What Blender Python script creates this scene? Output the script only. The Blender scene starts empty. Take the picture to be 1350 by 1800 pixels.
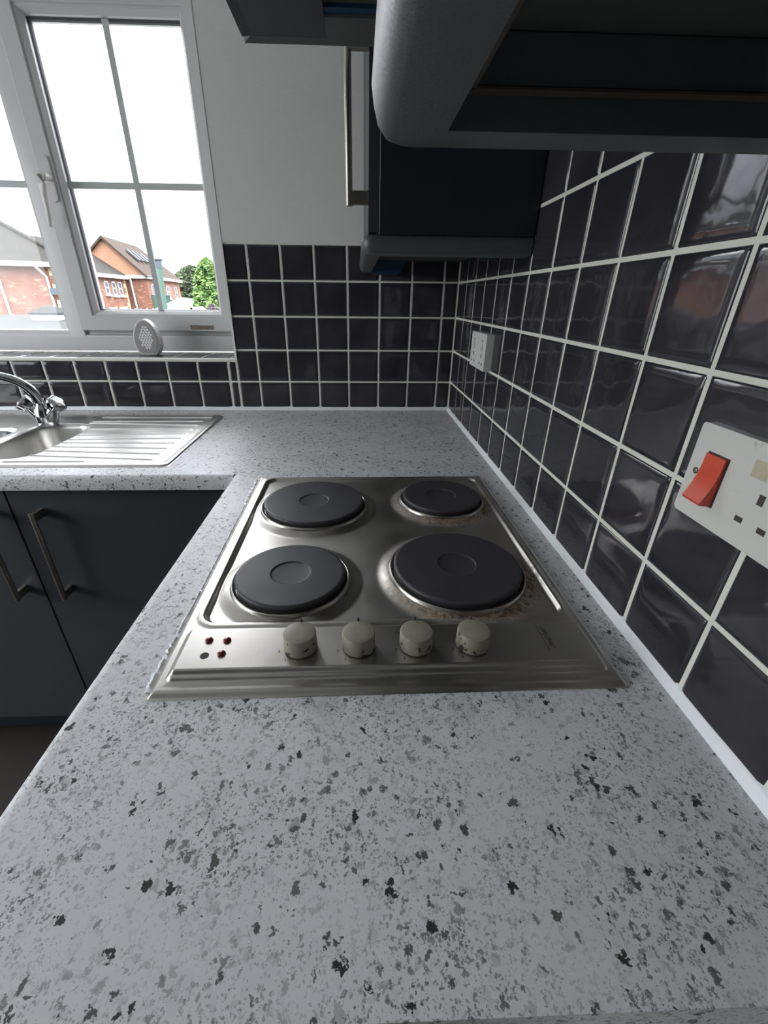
import bpy, bmesh, math, random
from mathutils import Vector, Matrix, noise as mnoise
random.seed(7)
S = bpy.context.scene
COL = S.collection
CT = 0.90                      # height of the worktop above the floor; shapes below use z = 0 at the worktop

# ---------------------------------------------------------------- camera
cam_d = bpy.data.cameras.new('camera'); cam = bpy.data.objects.new('camera', cam_d); COL.objects.link(cam)
S.camera = cam
R = [[0.99944967, -0.03193054, 0.00898865], [-0.00649119, -0.45399562, -0.89098027], [0.03253029, 0.89043159, -0.45395304]]
M = Matrix(((R[0][0], -R[1][0], -R[2][0], -0.32878), (R[0][1], -R[1][1], -R[2][1], -1.54177),
            (R[0][2], -R[1][2], -R[2][2], 0.36033 + CT), (0, 0, 0, 1)))
cam.matrix_world = M
cam_d.sensor_fit = 'VERTICAL'; cam_d.sensor_height = 36.0
cam_d.lens = 749.69 / 1800 * 36.0
cam_d.shift_x = 19.76 / 1800; cam_d.shift_y = 4.89 / 1800
cam_d.clip_start = 0.01; cam_d.clip_end = 500

# ---------------------------------------------------------------- exposure
S.view_settings.view_transform = 'Standard'; S.view_settings.look = 'None'
S.view_settings.gamma = 1.0; S.view_settings.exposure = 0.16; S.view_settings.use_curve_mapping = False

# ---------------------------------------------------------------- node helper
class NT:
    def __init__(s, tree): s.t = tree; s.n = tree.nodes; s.l = tree.links
    def new(s, typ, **kw):
        n = s.n.new(typ)
        for k, v in kw.items(): setattr(n, k, v)
        return n
    def put(s, sock, v):
        if v is None: return
        if hasattr(v, 'is_linked'): s.l.new(v, sock)
        else:
            if isinstance(v, (tuple, list)) and len(v) == 3 and sock.type == 'RGBA': v = tuple(v) + (1,)
            sock.default_value = v
    def m(s, op, a, b=None, c=None, clamp=False):
        n = s.new('ShaderNodeMath', operation=op, use_clamp=clamp)
        s.put(n.inputs[0], a); s.put(n.inputs[1], b); s.put(n.inputs[2], c)
        return n.outputs[0]
    def vm(s, op, a, b=None, out=0):
        n = s.new('ShaderNodeVectorMath', operation=op)
        s.put(n.inputs[0], a); s.put(n.inputs[1], b)
        return n.outputs[out]
    def scale(s, v, f):
        n = s.new('ShaderNodeVectorMath', operation='SCALE'); s.put(n.inputs[0], v); s.put(n.inputs['Scale'], f); return n.outputs[0]
    def mix(s, f, a, b, blend='MIX'):
        n = s.new('ShaderNodeMix', data_type='RGBA', blend_type=blend)
        s.put(n.inputs[0], f); s.put(n.inputs[6], a); s.put(n.inputs[7], b)
        return n.outputs[2]
    def noise(s, v, scale=5, detail=3, rough=.5, out='Fac', dist=0):
        n = s.new('ShaderNodeTexNoise'); s.put(n.inputs['Vector'], v); s.put(n.inputs['Scale'], scale)
        s.put(n.inputs['Detail'], detail); s.put(n.inputs['Roughness'], rough); s.put(n.inputs['Distortion'], dist)
        return n.outputs[out]
    def vor(s, v, scale, out=None, feature='F1', rnd=1.0):
        n = s.new('ShaderNodeTexVoronoi', feature=feature); s.put(n.inputs['Vector'], v); s.put(n.inputs['Scale'], scale)
        s.put(n.inputs['Randomness'], rnd)
        return n
    def ss(s, v, a, b, lo=0., hi=1.):
        n = s.new('ShaderNodeMapRange', interpolation_type='SMOOTHSTEP'); s.put(n.inputs[0], v)
        s.put(n.inputs[1], a); s.put(n.inputs[2], b); s.put(n.inputs[3], lo); s.put(n.inputs[4], hi)
        return n.outputs[0]
    def sep(s, v):
        n = s.new('ShaderNodeSeparateXYZ'); s.put(n.inputs[0], v); return n.outputs
    def comb(s, x, y, z):
        n = s.new('ShaderNodeCombineXYZ'); s.put(n.inputs[0], x); s.put(n.inputs[1], y); s.put(n.inputs[2], z); return n.outputs[0]
    def coord(s, k='Object'): return s.new('ShaderNodeTexCoord').outputs[k]
    def pos(s): return s.new('ShaderNodeNewGeometry').outputs['Position']
    def bump(s, h, dist=.001, strength=1., nrm=None):
        n = s.new('ShaderNodeBump'); s.put(n.inputs['Height'], h); s.put(n.inputs['Distance'], dist); s.put(n.inputs['Strength'], strength)
        if nrm is not None: s.put(n.inputs['Normal'], nrm)
        return n.outputs[0]

def mat(name, col=(.5, .5, .5), rough=.5, metal=0., spec=.5, fn=None, emis=None, estr=0., trans=0., coat=0.):
    m = bpy.data.materials.new(name); m.use_nodes = True
    t = NT(m.node_tree); b = t.n['Principled BSDF']
    b.inputs['Base Color'].default_value = tuple(col) + (1,)
    b.inputs['Roughness'].default_value = rough; b.inputs['Metallic'].default_value = metal
    b.inputs['Specular IOR Level'].default_value = spec
    b.inputs['Coat Weight'].default_value = coat
    if trans: b.inputs['Transmission Weight'].default_value = trans
    if emis: b.inputs['Emission Color'].default_value = tuple(emis) + (1,); b.inputs['Emission Strength'].default_value = estr
    if fn: fn(t, b)
    return m

# ---------------------------------------------------------------- sky, daylight, lamps
W = bpy.data.worlds.new('overcast_sky'); S.world = W; W.use_nodes = True
SKY = 6.5
def sky():
    t = NT(W.node_tree); bg = t.n['Background']
    g = t.coord('Generated'); x, y, z = t.sep(g)
    cl = t.noise(t.vm('MULTIPLY', g, (1.6, 1.6, 5.0)), 1.6, 5, .55)
    up = t.ss(z, .03, .50)
    c = t.mix(t.ss(cl, .35, .62), (.70, .75, .84), (.97, .985, 1.0))
    c = t.mix(t.ss(z, -.02, .0), (.25, .26, .24), c)
    t.put(bg.inputs[0], c)
    k = t.m('MULTIPLY_ADD', up, 1.80, .17)
    k = t.m('MULTIPLY', k, SKY)
    t.put(bg.inputs[1], k)
sky()

def area(name, loc, rot, sx, sy, power, col=(1, 1, 1), portal=False, spread=180):
    d = bpy.data.lights.new(name, 'AREA'); d.shape = 'RECTANGLE'; d.size = sx; d.size_y = sy; d.energy = power; d.color = col
    d.spread = math.radians(spread)
    o = bpy.data.objects.new(name, d); COL.objects.link(o); o.location = (loc[0], loc[1], loc[2] + CT); o.rotation_euler = rot
    if portal: d.cycles.is_portal = True
    return o
RAD = math.radians
area('window_daylight_portal', (-1.40, 0.30, 0.69), (RAD(-90), 0, 0), 1.30, 1.02, 1, portal=True)
# added fill lamp in a made-up window opening of the left-hand wall, out of view
area('side_fill_light', (-2.88, -1.30, 0.55), (RAD(90), 0, RAD(-90)), 1.6, 1.2, 22, (.93, .97, 1.0))

# ---------------------------------------------------------------- materials
def uneven(base, amt, scale, rough=None, bump=0, bscale=200):
    def f(t, b):
        c = t.coord(); n = t.noise(c, scale, 4)
        k = t.m('MULTIPLY_ADD', n, 2 * amt, 1 - amt)
        t.put(b.inputs['Base Color'], t.scale(tuple(base), k))
        if bump: t.put(b.inputs['Normal'], t.bump(t.noise(c, bscale, 2), bump))
    return f
def M_(name, col, rough=.5, amt=.06, scale=12, bump=0, bscale=200, **k):
    return mat(name, col, rough, fn=uneven(col, amt, scale, bump=bump, bscale=bscale), **k)

m_paint = M_('wall_emulsion', (.72, .715, .69), .75, .02, 4, .0006, 350)
m_ceil = M_('ceiling_white', (.84, .84, .83), .8, .02, 3)
m_grout = M_('cream_grout', (.70, .70, .62), .8, .12, 25, .0004, 600)
m_upvc = M_('white_upvc', (.60, .60, .60), .32, .02, 6)
m_upvc_trim = M_('white_bead', (.80, .79, .74), .35, .05, 20)
m_gasket = M_('window_gasket', (.06, .06, .07), .6)
m_seal = M_('white_silicone', (.80, .82, .84), .35, .04, 30)
m_blue = M_('slate_blue_laminate', (.046, .053, .060), .38, .10, 9, .0002, 500)
m_pelmet = M_('slate_grey_pelmet', (.085, .097, .107), .36, .08, 9, .0002, 500)
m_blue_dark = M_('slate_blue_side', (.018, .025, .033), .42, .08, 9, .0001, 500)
m_edge = M_('pale_door_edge', (.60, .64, .68), .35)
m_rawblue = M_('bright_blue_paint', (.010, .055, .12), .5, .15, 40)
m_brown = M_('raw_chipboard', (.085, .070, .052), .8, .3, 60)
m_under = M_('unit_underside', (.060, .064, .060), .7, .15, 120)
m_hood = M_('hood_steel_grey', (.06, .06, .066), .45, .15, 20)
m_hood2 = M_('hood_frame_grey', (.11, .12, .115), .6, .2, 40)
m_filter = M_('hood_filter', (.10, .09, .06), .7, .3, 90)
m_floor = M_('dark_brown_vinyl', (.022, .016, .012), .45, .3, 8, .0004, 80)
m_handle = M_('brushed_nickel', (.42, .39, .34), .33, .1, 80, metal=1.)
m_chrome = M_('chrome', (.58, .585, .60), .10, .02, 30, metal=1.)
m_white = M_('white_plastic', (.66, .66, .63), .35, .04, 14)
m_black = M_('black_void', (.006, .006, .006), .6)
m_red = M_('red_rocker', (.62, .075, .035), .22, .05, 30)
m_screw = M_('steel_screw', (.4, .4, .38), .35, metal=1.)
m_mark = M_('dark_print', (.03, .03, .03), .6)

def f_tile(t, b):
    c = t.pos()
    n = t.noise(c, 9, 4, .6); n2 = t.noise(c, 45, 4, .6)
    col = t.mix(t.ss(n, .3, .7), (.026, .024, .030), (.042, .039, .046))
    smear = t.m('MULTIPLY', t.ss(n, .55, .8), t.ss(n2, .45, .7))
    col = t.mix(t.m('MULTIPLY', smear, .35), col, (.09, .085, .09))
    t.put(b.inputs['Base Color'], col)
    t.put(b.inputs['Roughness'], t.m('MULTIPLY_ADD', smear, .25, .06))
    h = t.noise(c, 26, 2, .5)
    t.put(b.inputs['Normal'], t.bump(h, .0012, .35))
m_tile = mat('charcoal_glazed_tile', rough=.08, fn=f_tile, spec=.55)

def f_counter(t, b):
    p = t.pos()
    warp = t.scale(t.vm('SUBTRACT', t.noise(p, 150, 3, .6, 'Color'), (.5, .5, .5)), .014)
    w2 = t.scale(t.vm('SUBTRACT', t.noise(p, 520, 2, .6, 'Color'), (.5, .5, .5)), .0045)
    q = t.vm('ADD', t.vm('ADD', p, warp), w2)
    q1 = t.vm('ADD', p, w2)
    clus = t.noise(p, 14, 3, .6)
    def spots(scale, vec, keep, rmax, soft=.15, off=0., el=(1, 1, 1)):
        v = t.vor(t.vm('ADD', t.vm('MULTIPLY', vec, el), (off, off * 1.7, off * .3)), scale)
        r, g, bl = t.sep(v.outputs['Color'])
        rad = t.m('MULTIPLY', t.m('SUBTRACT', r, keep, clamp=True), rmax / (1 - keep))
        return t.ss(t.m('SUBTRACT', v.outputs['Distance'], rad), soft * .35, -soft * .35), g
    big, g1 = spots(120, q, .86, .55, .12)
    mb_, g5 = spots(175, t.vm('ADD', q, (.37, .11, 0.)), .66, .58, .2, 5.3, (1, .8, 1))
    med, g2 = spots(260, q, .42, .60, .22, 3.1, (1, .75, 1))
    sml, g3 = spots(430, q1, .30, .55, .4, 7.7)
    smg, g4 = spots(110, t.vm('ADD', p, t.scale(warp, 1.6)), .55, .6, .6, 1.3, (1, .7, 1))
    cm = t.ss(clus, .36, .60)
    base = t.mix(t.noise(p, 60, 3), (.71, .72, .735), (.80, .81, .82))
    base = t.mix(t.m('MULTIPLY', smg, t.m('MULTIPLY', cm, .22)), base, (.24, .24, .25))
    base = t.mix(t.m('MULTIPLY', sml, t.m('MULTIPLY_ADD', cm, .50, .2)), base, (.12, .12, .13))
    base = t.mix(t.m('MULTIPLY', med, t.m('MULTIPLY', t.m('MULTIPLY_ADD', cm, .7, .3), t.m('MULTIPLY_ADD', g2, .6, .30))), base, (.06, .06, .068))
    base = t.mix(t.m('MULTIPLY', mb_, t.m('MULTIPLY_ADD', t.ss(g5, .2, .9), .75, .15)), base, (.05, .05, .055))
    base = t.mix(t.m('MULTIPLY', big, t.m('MULTIPLY_ADD', t.ss(g1, .1, .6), .75, .22)), base, (.025, .025, .028))
    t.put(b.inputs['Base Color'], base)
    t.put(b.inputs['Roughness'], t.m('MULTIPLY_ADD', clus, .12, .36))
    t.put(b.inputs['Normal'], t.bump(t.noise(p, 500, 2), .00025, .6))
m_counter = mat('speckled_worktop_laminate', rough=.4, fn=f_counter, spec=.4)

BURN = [(-.424, -1.047, .0755, 0), (-.413, -.809, .0925, 0), (-.168, -.787, .0745, 1), (-.188, -1.029, .0910, 1)]
HOB0 = Vector((-.5434, -1.2408)); HANG = .0089
def hob_local(x, y):
    dx, dy = x - HOB0.x, y - HOB0.y; c, s = math.cos(HANG), math.sin(HANG)
    return dx * c + dy * s, -dx * s + dy * c
BL = [hob_local(b[0], b[1]) + (b[2], b[3]) for b in BURN]

def f_steel(t, b):
    c = t.coord(); x, y, z = t.sep(c)
    brush = t.noise(t.comb(t.m('MULTIPLY', x, 14), t.m('MULTIPLY', y, 900), z), 1, 3, .6)
    cloud = t.noise(c, 16, 4, .6)
    scr = t.noise(t.vm('MULTIPLY', c, (260, 40, 1)), 1, 4, .7, dist=1.5)
    col = t.mix(cloud, (.50, .475, .44), (.66, .64, .605))
    grime = t.noise(c, 140, 4, .65); gr2 = t.noise(c, 38, 3, .6); sp = t.noise(c, 420, 2, .6)
    rough = t.m('MULTIPLY_ADD', cloud, .24, .22)
    rough = t.m('ADD', rough, t.m('MULTIPLY', t.ss(scr, .58, .7), .05))
    stain = None
    for (bx, by, r, dirty) in BL:
        d = t.vm('LENGTH', t.vm('SUBTRACT', t.comb(x, y, 0.), (bx, by, 0.)), out=1)
        ring = t.m('MULTIPLY', t.ss(d, r + .034, r + .012), t.ss(d, r - .004, r + .004))
        if dirty:
            side = t.ss(t.m('SUBTRACT', t.m('SUBTRACT', x, bx), t.m('MULTIPLY', t.m('SUBTRACT', y, by), .8)), -.11, .06, .25, 1.)
            k = t.m('MULTIPLY', ring, t.m('MULTIPLY', side, t.ss(t.m('ADD', t.m('MULTIPLY', grime, .55), t.m('MULTIPLY', gr2, .45)), .36, .56)))
            tone = t.mix(t.ss(grime, .46, .62), (.34, .19, .075), (.05, .025, .012))
            col = t.mix(t.m('MULTIPLY', k, .88), col, tone)
            sk = t.m('MULTIPLY', t.m('MULTIPLY', t.ss(d, r + .040, r + .010), t.ss(sp, .62, .67)), side)
            col = t.mix(sk, col, (.025, .014, .01))
            stain = k if stain is None else t.m('MAXIMUM', stain, k)
        else:
            col = t.mix(t.m('MULTIPLY', t.m('MULTIPLY', ring, t.ss(gr2, .4, .7)), .25), col, (.30, .25, .18))
    t.put(b.inputs['Metallic'], t.m('MULTIPLY_ADD', stain, -.85, 1.))
    t.put(b.inputs['Base Color'], col)
    t.put(b.inputs['Roughness'], t.m('MULTIPLY_ADD', stain, .35, rough))
    t.put(b.inputs['Normal'], t.bump(t.m('ADD', t.m('MULTIPLY', brush, .5), t.m('MULTIPLY', cloud, .3)), .00012, .6))
m_steel = mat('worn_brushed_steel', metal=1., rough=.3, fn=f_steel)

def f_sink(t, b):
    c = t.coord(); x, y, z = t.sep(c)
    cloud = t.noise(c, 12, 4, .6)
    t.put(b.inputs['Base Color'], t.mix(cloud, (.58, .57, .55), (.70, .69, .67)))
    t.put(b.inputs['Roughness'], t.m('MULTIPLY_ADD', cloud, .16, .28))
    t.put(b.inputs['Normal'], t.bump(t.noise(t.vm('MULTIPLY', c, (15, 700, 1)), 1, 2), .0001, .5))
m_sink = mat('sink_stainless', metal=1., rough=.25, fn=f_sink)

def f_plate(t, b):
    c = t.coord(); n = t.noise(c, 30, 4, .6); n2 = t.noise(c, 300, 2)
    t.put(b.inputs['Base Color'], t.mix(n, (.034, .032, .036), (.060, .057, .063)))
    t.put(b.inputs['Roughness'], t.m('MULTIPLY_ADD', n, .25, .36))
    x, y, z = t.sep(c)
    d = t.vm('LENGTH', t.comb(x, y, 0.), out=1)
    rings = t.m('SINE', t.m('MULTIPLY', d, 3500))
    t.put(b.inputs['Normal'], t.bump(t.m('ADD', rings, n2), .00004, .4))
m_plate = mat('cast_iron_plate', rough=.5, fn=f_plate, spec=.5)
m_ring = M_('hotplate_steel_ring', (.45, .43, .40), .28, .2, 60, metal=1.)

def f_knob(t, b):
    c = t.coord(); info = t.new('ShaderNodeObjectInfo').outputs['Random']
    cc = t.vm('ADD', c, t.comb(t.m('MULTIPLY', info, 3.), info, 0.))
    x, y, z = t.sep(c)
    n = t.noise(cc, 120, 2, .5)
    low = t.ss(z, .020, .004)
    chip = t.ss(t.m('ADD', n, t.m('MULTIPLY', low, .09)), .675, .69)
    chip = t.m('MULTIPLY', chip, t.ss(z, .0215, .0205))
    base = t.mix(t.noise(cc, 90, 4), (.26, .243, .185), (.345, .325, .26))
    t.put(b.inputs['Base Color'], t.mix(chip, base, (.018, .015, .012)))
    t.put(b.inputs['Roughness'], .42)
m_knob = mat('chipped_cream_knob', fn=f_knob)
m_lens = mat('red_lens', (.16, .004, .006), .08, coat=.6)

def f_plateplastic(t, b):
    c = t.coord(); n = t.noise(c, 60, 4, .65); n2 = t.noise(c, 260, 3)
    sp = t.m('MULTIPLY', t.ss(n, .60, .72), t.ss(n2, .45, .6))
    col = t.mix(t.m('MULTIPLY', sp, .6), (.62, .615, .58), (.30, .27, .20))
    t.put(b.inputs['Base Color'], col)
m_dirtywhite = mat('stained_white_plastic', rough=.3, fn=f_plateplastic)
def f_label(t, b):
    c = t.coord(); n = t.noise(c, 150, 4, .7)
    t.put(b.inputs['Base Color'], t.mix(t.ss(n, .4, .6), (.10, .08, .06), (.30, .27, .22)))
m_label = mat('torn_brown_label', rough=.8, fn=f_label)

def f_glass(t, b):
    out = t.n['Material Output']
    tr = t.new('ShaderNodeBsdfTransparent'); gl = t.new('ShaderNodeBsdfGlossy'); gl.inputs['Roughness'].default_value = .02
    mx = t.new('ShaderNodeMixShader'); fr = t.new('ShaderNodeFresnel'); fr.inputs[0].default_value = 1.45
    t.l.new(t.m('MULTIPLY', fr.outputs[0], .9), mx.inputs[0]); t.l.new(tr.outputs[0], mx.inputs[1]); t.l.new(gl.outputs[0], mx.inputs[2])
    t.l.new(mx.outputs[0], out.inputs[0])
m_glass = mat('window_glass', fn=f_glass)

# outdoors
def f_brick(t, b):
    p = t.coord(); n = t.noise(p, 1.2, 4, .7); n2 = t.noise(t.vm('MULTIPLY', p, (3, 3, 9)), 1, 3)
    col = t.mix(t.ss(n, .35, .75), (.155, .062, .040), (.22, .105, .073))
    col = t.mix(t.m('MULTIPLY', t.ss(n2, .56, .66), .5), col, (.36, .24, .17))
    z = t.sep(p)[2]
    ln = t.ss(t.m('FRACT', t.m('MULTIPLY', z, 6.)), .9, 1.)
    t.put(b.inputs['Base Color'], t.mix(t.m('MULTIPLY', ln, .3), col, (.30, .22, .17)))
m_brick = mat('red_brick', rough=.9, fn=f_brick)
def f_roof(c1, c2):
    def f(t, b):
        p = t.coord(); n = t.noise(p, 1.5, 5, .7); z = t.sep(p)[2]
        ln = t.ss(t.m('FRACT', t.m('MULTIPLY', z, 5.)), .75, 1.)
        col = t.mix(n, c1, c2)
        t.put(b.inputs['Base Color'], t.mix(t.m('MULTIPLY', ln, .35), col, tuple(v * .5 for v in c1)))
    return f
m_roof_g = mat('grey_roof_tile', rough=.9, spec=.1, fn=f_roof((.024, .0225, .020), (.042, .0395, .035)))
m_roof_b = mat('brown_roof_tile', rough=.9, spec=.1, fn=f_roof((.038, .027, .021), (.065, .049, .039)))
m_hung = mat('orange_hung_tile', rough=.9, fn=f_roof((.24, .115, .07), (.33, .19, .12)))
m_stone = M_('cream_stone', (.42, .35, .22), .9, .15, 2)
m_owhite = M_('white_paintwork', (.42, .43, .45), .8, .05, 2, spec=.1)
m_oglass = M_('far_window_glass', (.09, .11, .13), .15, .3, 1)
m_lead = M_('grey_lead_roof', (.035, .037, .036), .9, .15, 1.5, spec=.1)
m_green = M_('green_painted_metal', (.055, .11, .085), .6, .1, 3)
m_conserv = M_('white_conservatory_roof', (.075, .08, .085), .7, .1, 1, spec=.1)
m_yellowst = M_('yellow_render', (.30, .25, .13), .9, .2, 2)
m_ground = M_('tarmac_and_grass', (.10, .10, .085), .95, .3, .2)
def f_leaf(c1, c2, s=3.):
    def f(t, b):
        p = t.coord(); t.put(b.inputs['Base Color'], t.mix(t.ss(t.noise(p, s, 5, .7), .35, .65), c1, c2))
    return f
m_leaf1 = mat('bright_green_foliage', rough=.8, fn=f_leaf((.05, .12, .035), (.22, .32, .10)))
m_leaf2 = mat('mid_green_foliage', rough=.8, fn=f_leaf((.06, .09, .035), (.17, .21, .09)))
m_leaf3 = mat('dark_green_foliage', rough=.8, fn=f_leaf((.035, .06, .03), (.09, .12, .06)))
m_leaf4 = mat('purple_foliage', rough=.8, fn=f_leaf((.07, .05, .06), (.16, .13, .14)))
m_bark = M_('tree_bark', (.06, .045, .03), .9)

# ---------------------------------------------------------------- mesh helpers
def tag(o, label=None, cat=None, group=None, kind=None):
    if label: o['label'] = label
    if cat: o['category'] = cat
    if group: o['group'] = group
    if kind: o['kind'] = kind
    return o
def obj(name, bm, m, parent=None, smooth=False, angle=None, loc=None, bevel=0, seg=2):
    if bevel:
        es = [e for e in bm.edges if len(e.link_faces) == 2 and e.calc_face_angle(0) > .5]
        bmesh.ops.bevel(bm, geom=es, offset=bevel, segments=seg, profile=.6, affect='EDGES', clamp_overlap=True)
        smooth = True; angle = angle or .6
    bmesh.ops.recalc_face_normals(bm, faces=bm.faces[:])
    me = bpy.data.meshes.new(name); bm.to_mesh(me); bm.free()
    ms = m if isinstance(m, (list, tuple)) else [m]
    for k in ms: me.materials.append(k)
    if smooth:
        for p in me.polygons: p.use_smooth = True
        if angle: me.set_sharp_from_angle(angle=angle)
    o = bpy.data.objects.new(name, me); COL.objects.link(o)
    if parent is not None: o.parent = parent
    if loc: o.location = loc
    elif parent is None: o.location = (0, 0, CT)
    return o
def empty(name, loc, rz=0):
    o = bpy.data.objects.new(name, None); o.empty_display_size = .05; COL.objects.link(o)
    o.location = (loc[0], loc[1], loc[2] + CT); o.rotation_euler = (0, 0, rz); return o
def box(bm, x0, x1, y0, y1, z0, z1, mi=0):
    v = [bm.verts.new((x, y, z)) for z in (z0, z1) for y in (y0, y1) for x in (x0, x1)]
    for f in ((0, 2, 3, 1), (4, 5, 7, 6), (0, 1, 5, 4), (2, 6, 7, 3), (0, 4, 6, 2), (1, 3, 7, 5)):
        bm.faces.new([v[i] for i in f]).material_index = mi
    return v
def nb(): return bmesh.new()
def bx(*a): b = nb(); box(b, *a); return b
def lathe(bm, prof, n=48, cx=0, cy=0, cap0=True, cap1=True, axis='z'):
    rings = []
    for r, z in prof:
        ring = []
        for i in range(n):
            a = 2 * math.pi * i / n
            p = (cx + r * math.cos(a), cy + r * math.sin(a), z)
            if axis == 'y': p = (cx + r * math.cos(a), z, cy + r * math.sin(a))
            if axis == 'x': p = (z, cx + r * math.cos(a), cy + r * math.sin(a))
            ring.append(bm.verts.new(p))
        rings.append(ring)
    for a, b_ in zip(rings, rings[1:]):
        for i in range(n): bm.faces.new((a[i], a[(i + 1) % n], b_[(i + 1) % n], b_[i]))
    if cap0: bm.faces.new(rings[0][::-1])
    if cap1: bm.faces.new(rings[-1])
    return rings
def extr(bm, pts, f0, f1, caps=True):
    a = [bm.verts.new(f0(*p)) for p in pts]; b_ = [bm.verts.new(f1(*p)) for p in pts]; n = len(pts)
    for i in range(n): bm.faces.new((a[i], a[(i + 1) % n], b_[(i + 1) % n], b_[i]))
    if caps: bm.faces.new(a[::-1]); bm.faces.new(b_)
def tube(bm, pts, rad, n=16, cap=True):
    pts = [Vector(p) for p in pts]; rings = []; up = Vector((0.13, 0.3, 1)).normalized()
    for i, p in enumerate(pts):
        d = (pts[min(i + 1, len(pts) - 1)] - pts[max(i - 1, 0)]).normalized()
        s = d.cross(up).normalized(); u = s.cross(d); r = rad[i] if isinstance(rad, (list, tuple)) else rad
        rings.append([bm.verts.new(p + (s * math.cos(2 * math.pi * k / n) + u * math.sin(2 * math.pi * k / n)) * r) for k in range(n)])
    for a, b_ in zip(rings, rings[1:]):
        for i in range(n): bm.faces.new((a[i], a[(i + 1) % n], b_[(i + 1) % n], b_[i]))
    if cap: bm.faces.new(rings[0][::-1]); bm.faces.new(rings[-1])
def sst(a, b, x):
    t = max(0., min(1., (x - a) / (b - a))); return t * t * (3 - 2 * t)
def rrect(x, y, x0, x1, y0, y1, r):
    cx, cy = (x0 + x1) / 2, (y0 + y1) / 2; hx, hy = (x1 - x0) / 2 - r, (y1 - y0) / 2 - r
    dx, dy = abs(x - cx) - hx, abs(y - cy) - hy
    return math.hypot(max(dx, 0), max(dy, 0)) + min(max(dx, dy), 0) - r
def linsp(a, b, n): return [a + (b - a) * i / (n - 1) for i in range(n)]
def hfield(bm, xs, ys, h):
    g = [[bm.verts.new((x, y, h(x, y))) for x in xs] for y in ys]
    for j in range(len(ys) - 1):
        for i in range(len(xs) - 1): bm.faces.new((g[j][i], g[j][i + 1], g[j + 1][i + 1], g[j + 1][i]))
    return g
def struct(o): return tag(o, kind='structure')

# ---------------------------------------------------------------- room shell
P = .1025; Z1 = .0969
WX0, WX1 = -2.05, -.742; WZ0, WZ1 = .172, 1.20
XL, YB, ZC = -2.9, -3.8, 1.50
b = nb()
box(b, XL - .1, WX0, 0, .30, -.9, ZC); box(b, WX1, .10, 0, .30, -.9, ZC)
box(b, WX0, WX1, 0, .30, -.9, WZ0 - .008); box(b, WX0, WX1, 0, .30, WZ1, ZC)
wall_back = struct(obj('wall_back', b, m_paint))
wall_right = struct(obj('wall_right', bx(0, .10, YB, 0, -.9, ZC), m_paint))
b = nb(); LY0, LY1, LZ0, LZ1 = -2.15, -.45, -.10, 1.20
box(b, XL - .25, XL, YB, LY0, -.9, ZC); box(b, XL - .25, XL, LY1, 0, -.9, ZC); box(b, XL - .25, XL, LY0, LY1, -.9, LZ0); box(b, XL - .25, XL, LY0, LY1, LZ1, ZC)
struct(obj('wall_left', b, m_paint))
b = bx(XL - .1, .1, YB - .1, YB, -.9, ZC)
struct(obj('wall_rear', b, M_('bounce_cutting_dark', (.10, .105, .11), .8, .03, 3)))  # unseen wall made dark to cut the light bounced onto surfaces facing it
struct(obj('floor', bx(XL - .1, .1, YB - .1, .3, -.98, -.9), m_floor))
struct(obj('ceiling', bx(XL - .1, .1, YB - .1, .3, ZC, ZC + .08), m_ceil))

# ---- tiles: real pillowed tiles on a grout bed
TT = .006
def tile(bm, o, eu, ev, en, w, h, sharp_u0=False):
    """one glazed tile: origin o, in-plane axes eu, ev, normal en"""
    us = [0, .0012, .003, .007] + linsp(.014, w - .014, 7) + [w - .007, w - .003, w - .0012, w] if w > .034 else linsp(0, w, 6)
    vs = [0, .0012, .003, .007] + linsp(.014, h - .014, 7) + [h - .007, h - .003, h - .0012, h] if h > .034 else linsp(0, h, 6)
    sd = Vector((random.uniform(0, 90), random.uniform(0, 90), 0)); tx, ty = random.gauss(0, .003), random.gauss(0, .003)
    g = []
    for v in vs:
        row = []
        for u in us:
            e = min(u, w - u, v, h - v)
            z = TT - .0030 * (1 - min(1, e / .006)) ** 2.2 if e > 0 else TT - .0046
            z += .00045 * mnoise.noise(Vector((u * 22, v * 22, 0)) + sd) * min(1, e / .01) + tx * (u - w / 2) + ty * (v - h / 2)
            row.append(bm.verts.new(o + eu * u + ev * v + en * z))
        g.append(row)
    for j in range(len(vs) - 1):
        for i in range(len(us) - 1): bm.faces.new((g[j][i], g[j][i + 1], g[j + 1][i + 1], g[j + 1][i]))
    bo = [bm.verts.new(o + eu * a + ev * c) for a, c in ((0, 0), (w, 0), (w, h), (0, h))]
    edges = ([g[0][i] for i in range(len(us))], [g[j][-1] for j in range(len(vs))], [g[-1][i] for i in range(len(us) - 1, -1, -1)], [g[j][0] for j in range(len(vs) - 1, -1, -1)])
    for k, eg in enumerate(edges): bm.faces.new([bo[k]] + eg + [bo[(k + 1) % 4]])
G = .0032
def tile_area(bm, u_lines, v_lines, mk, skip=None):
    for i in range(len(u_lines) - 1):
        for j in range(len(v_lines) - 1):
            u0, u1, v0, v1 = u_lines[i] + G / 2, u_lines[i + 1] - G / 2, v_lines[j] + G / 2, v_lines[j + 1] - G / 2
            if u1 - u0 < .004 or v1 - v0 < .004 or (skip and skip(u0, u1, v0, v1)): continue
            mk(bm, u0, v0, u1 - u0, v1 - v0)
X_, Y_, Z_ = Vector((1, 0, 0)), Vector((0, 1, 0)), Vector((0, 0, 1))
vl = [.004] + [Z1 + P * k for k in range(0, 9)]
yl = [-(TT + .0005)] + [-1.2456 + P * n for n in range(11, -11, -1)]     # from the corner towards the camera
yl = sorted(yl); yl[-1] = -TT
b = nb()
tile_area(b, yl, vl, lambda bm, u, v, w, h: tile(bm, Vector((0, u, v)), Y_, Z_, -X_, w, h))
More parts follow.
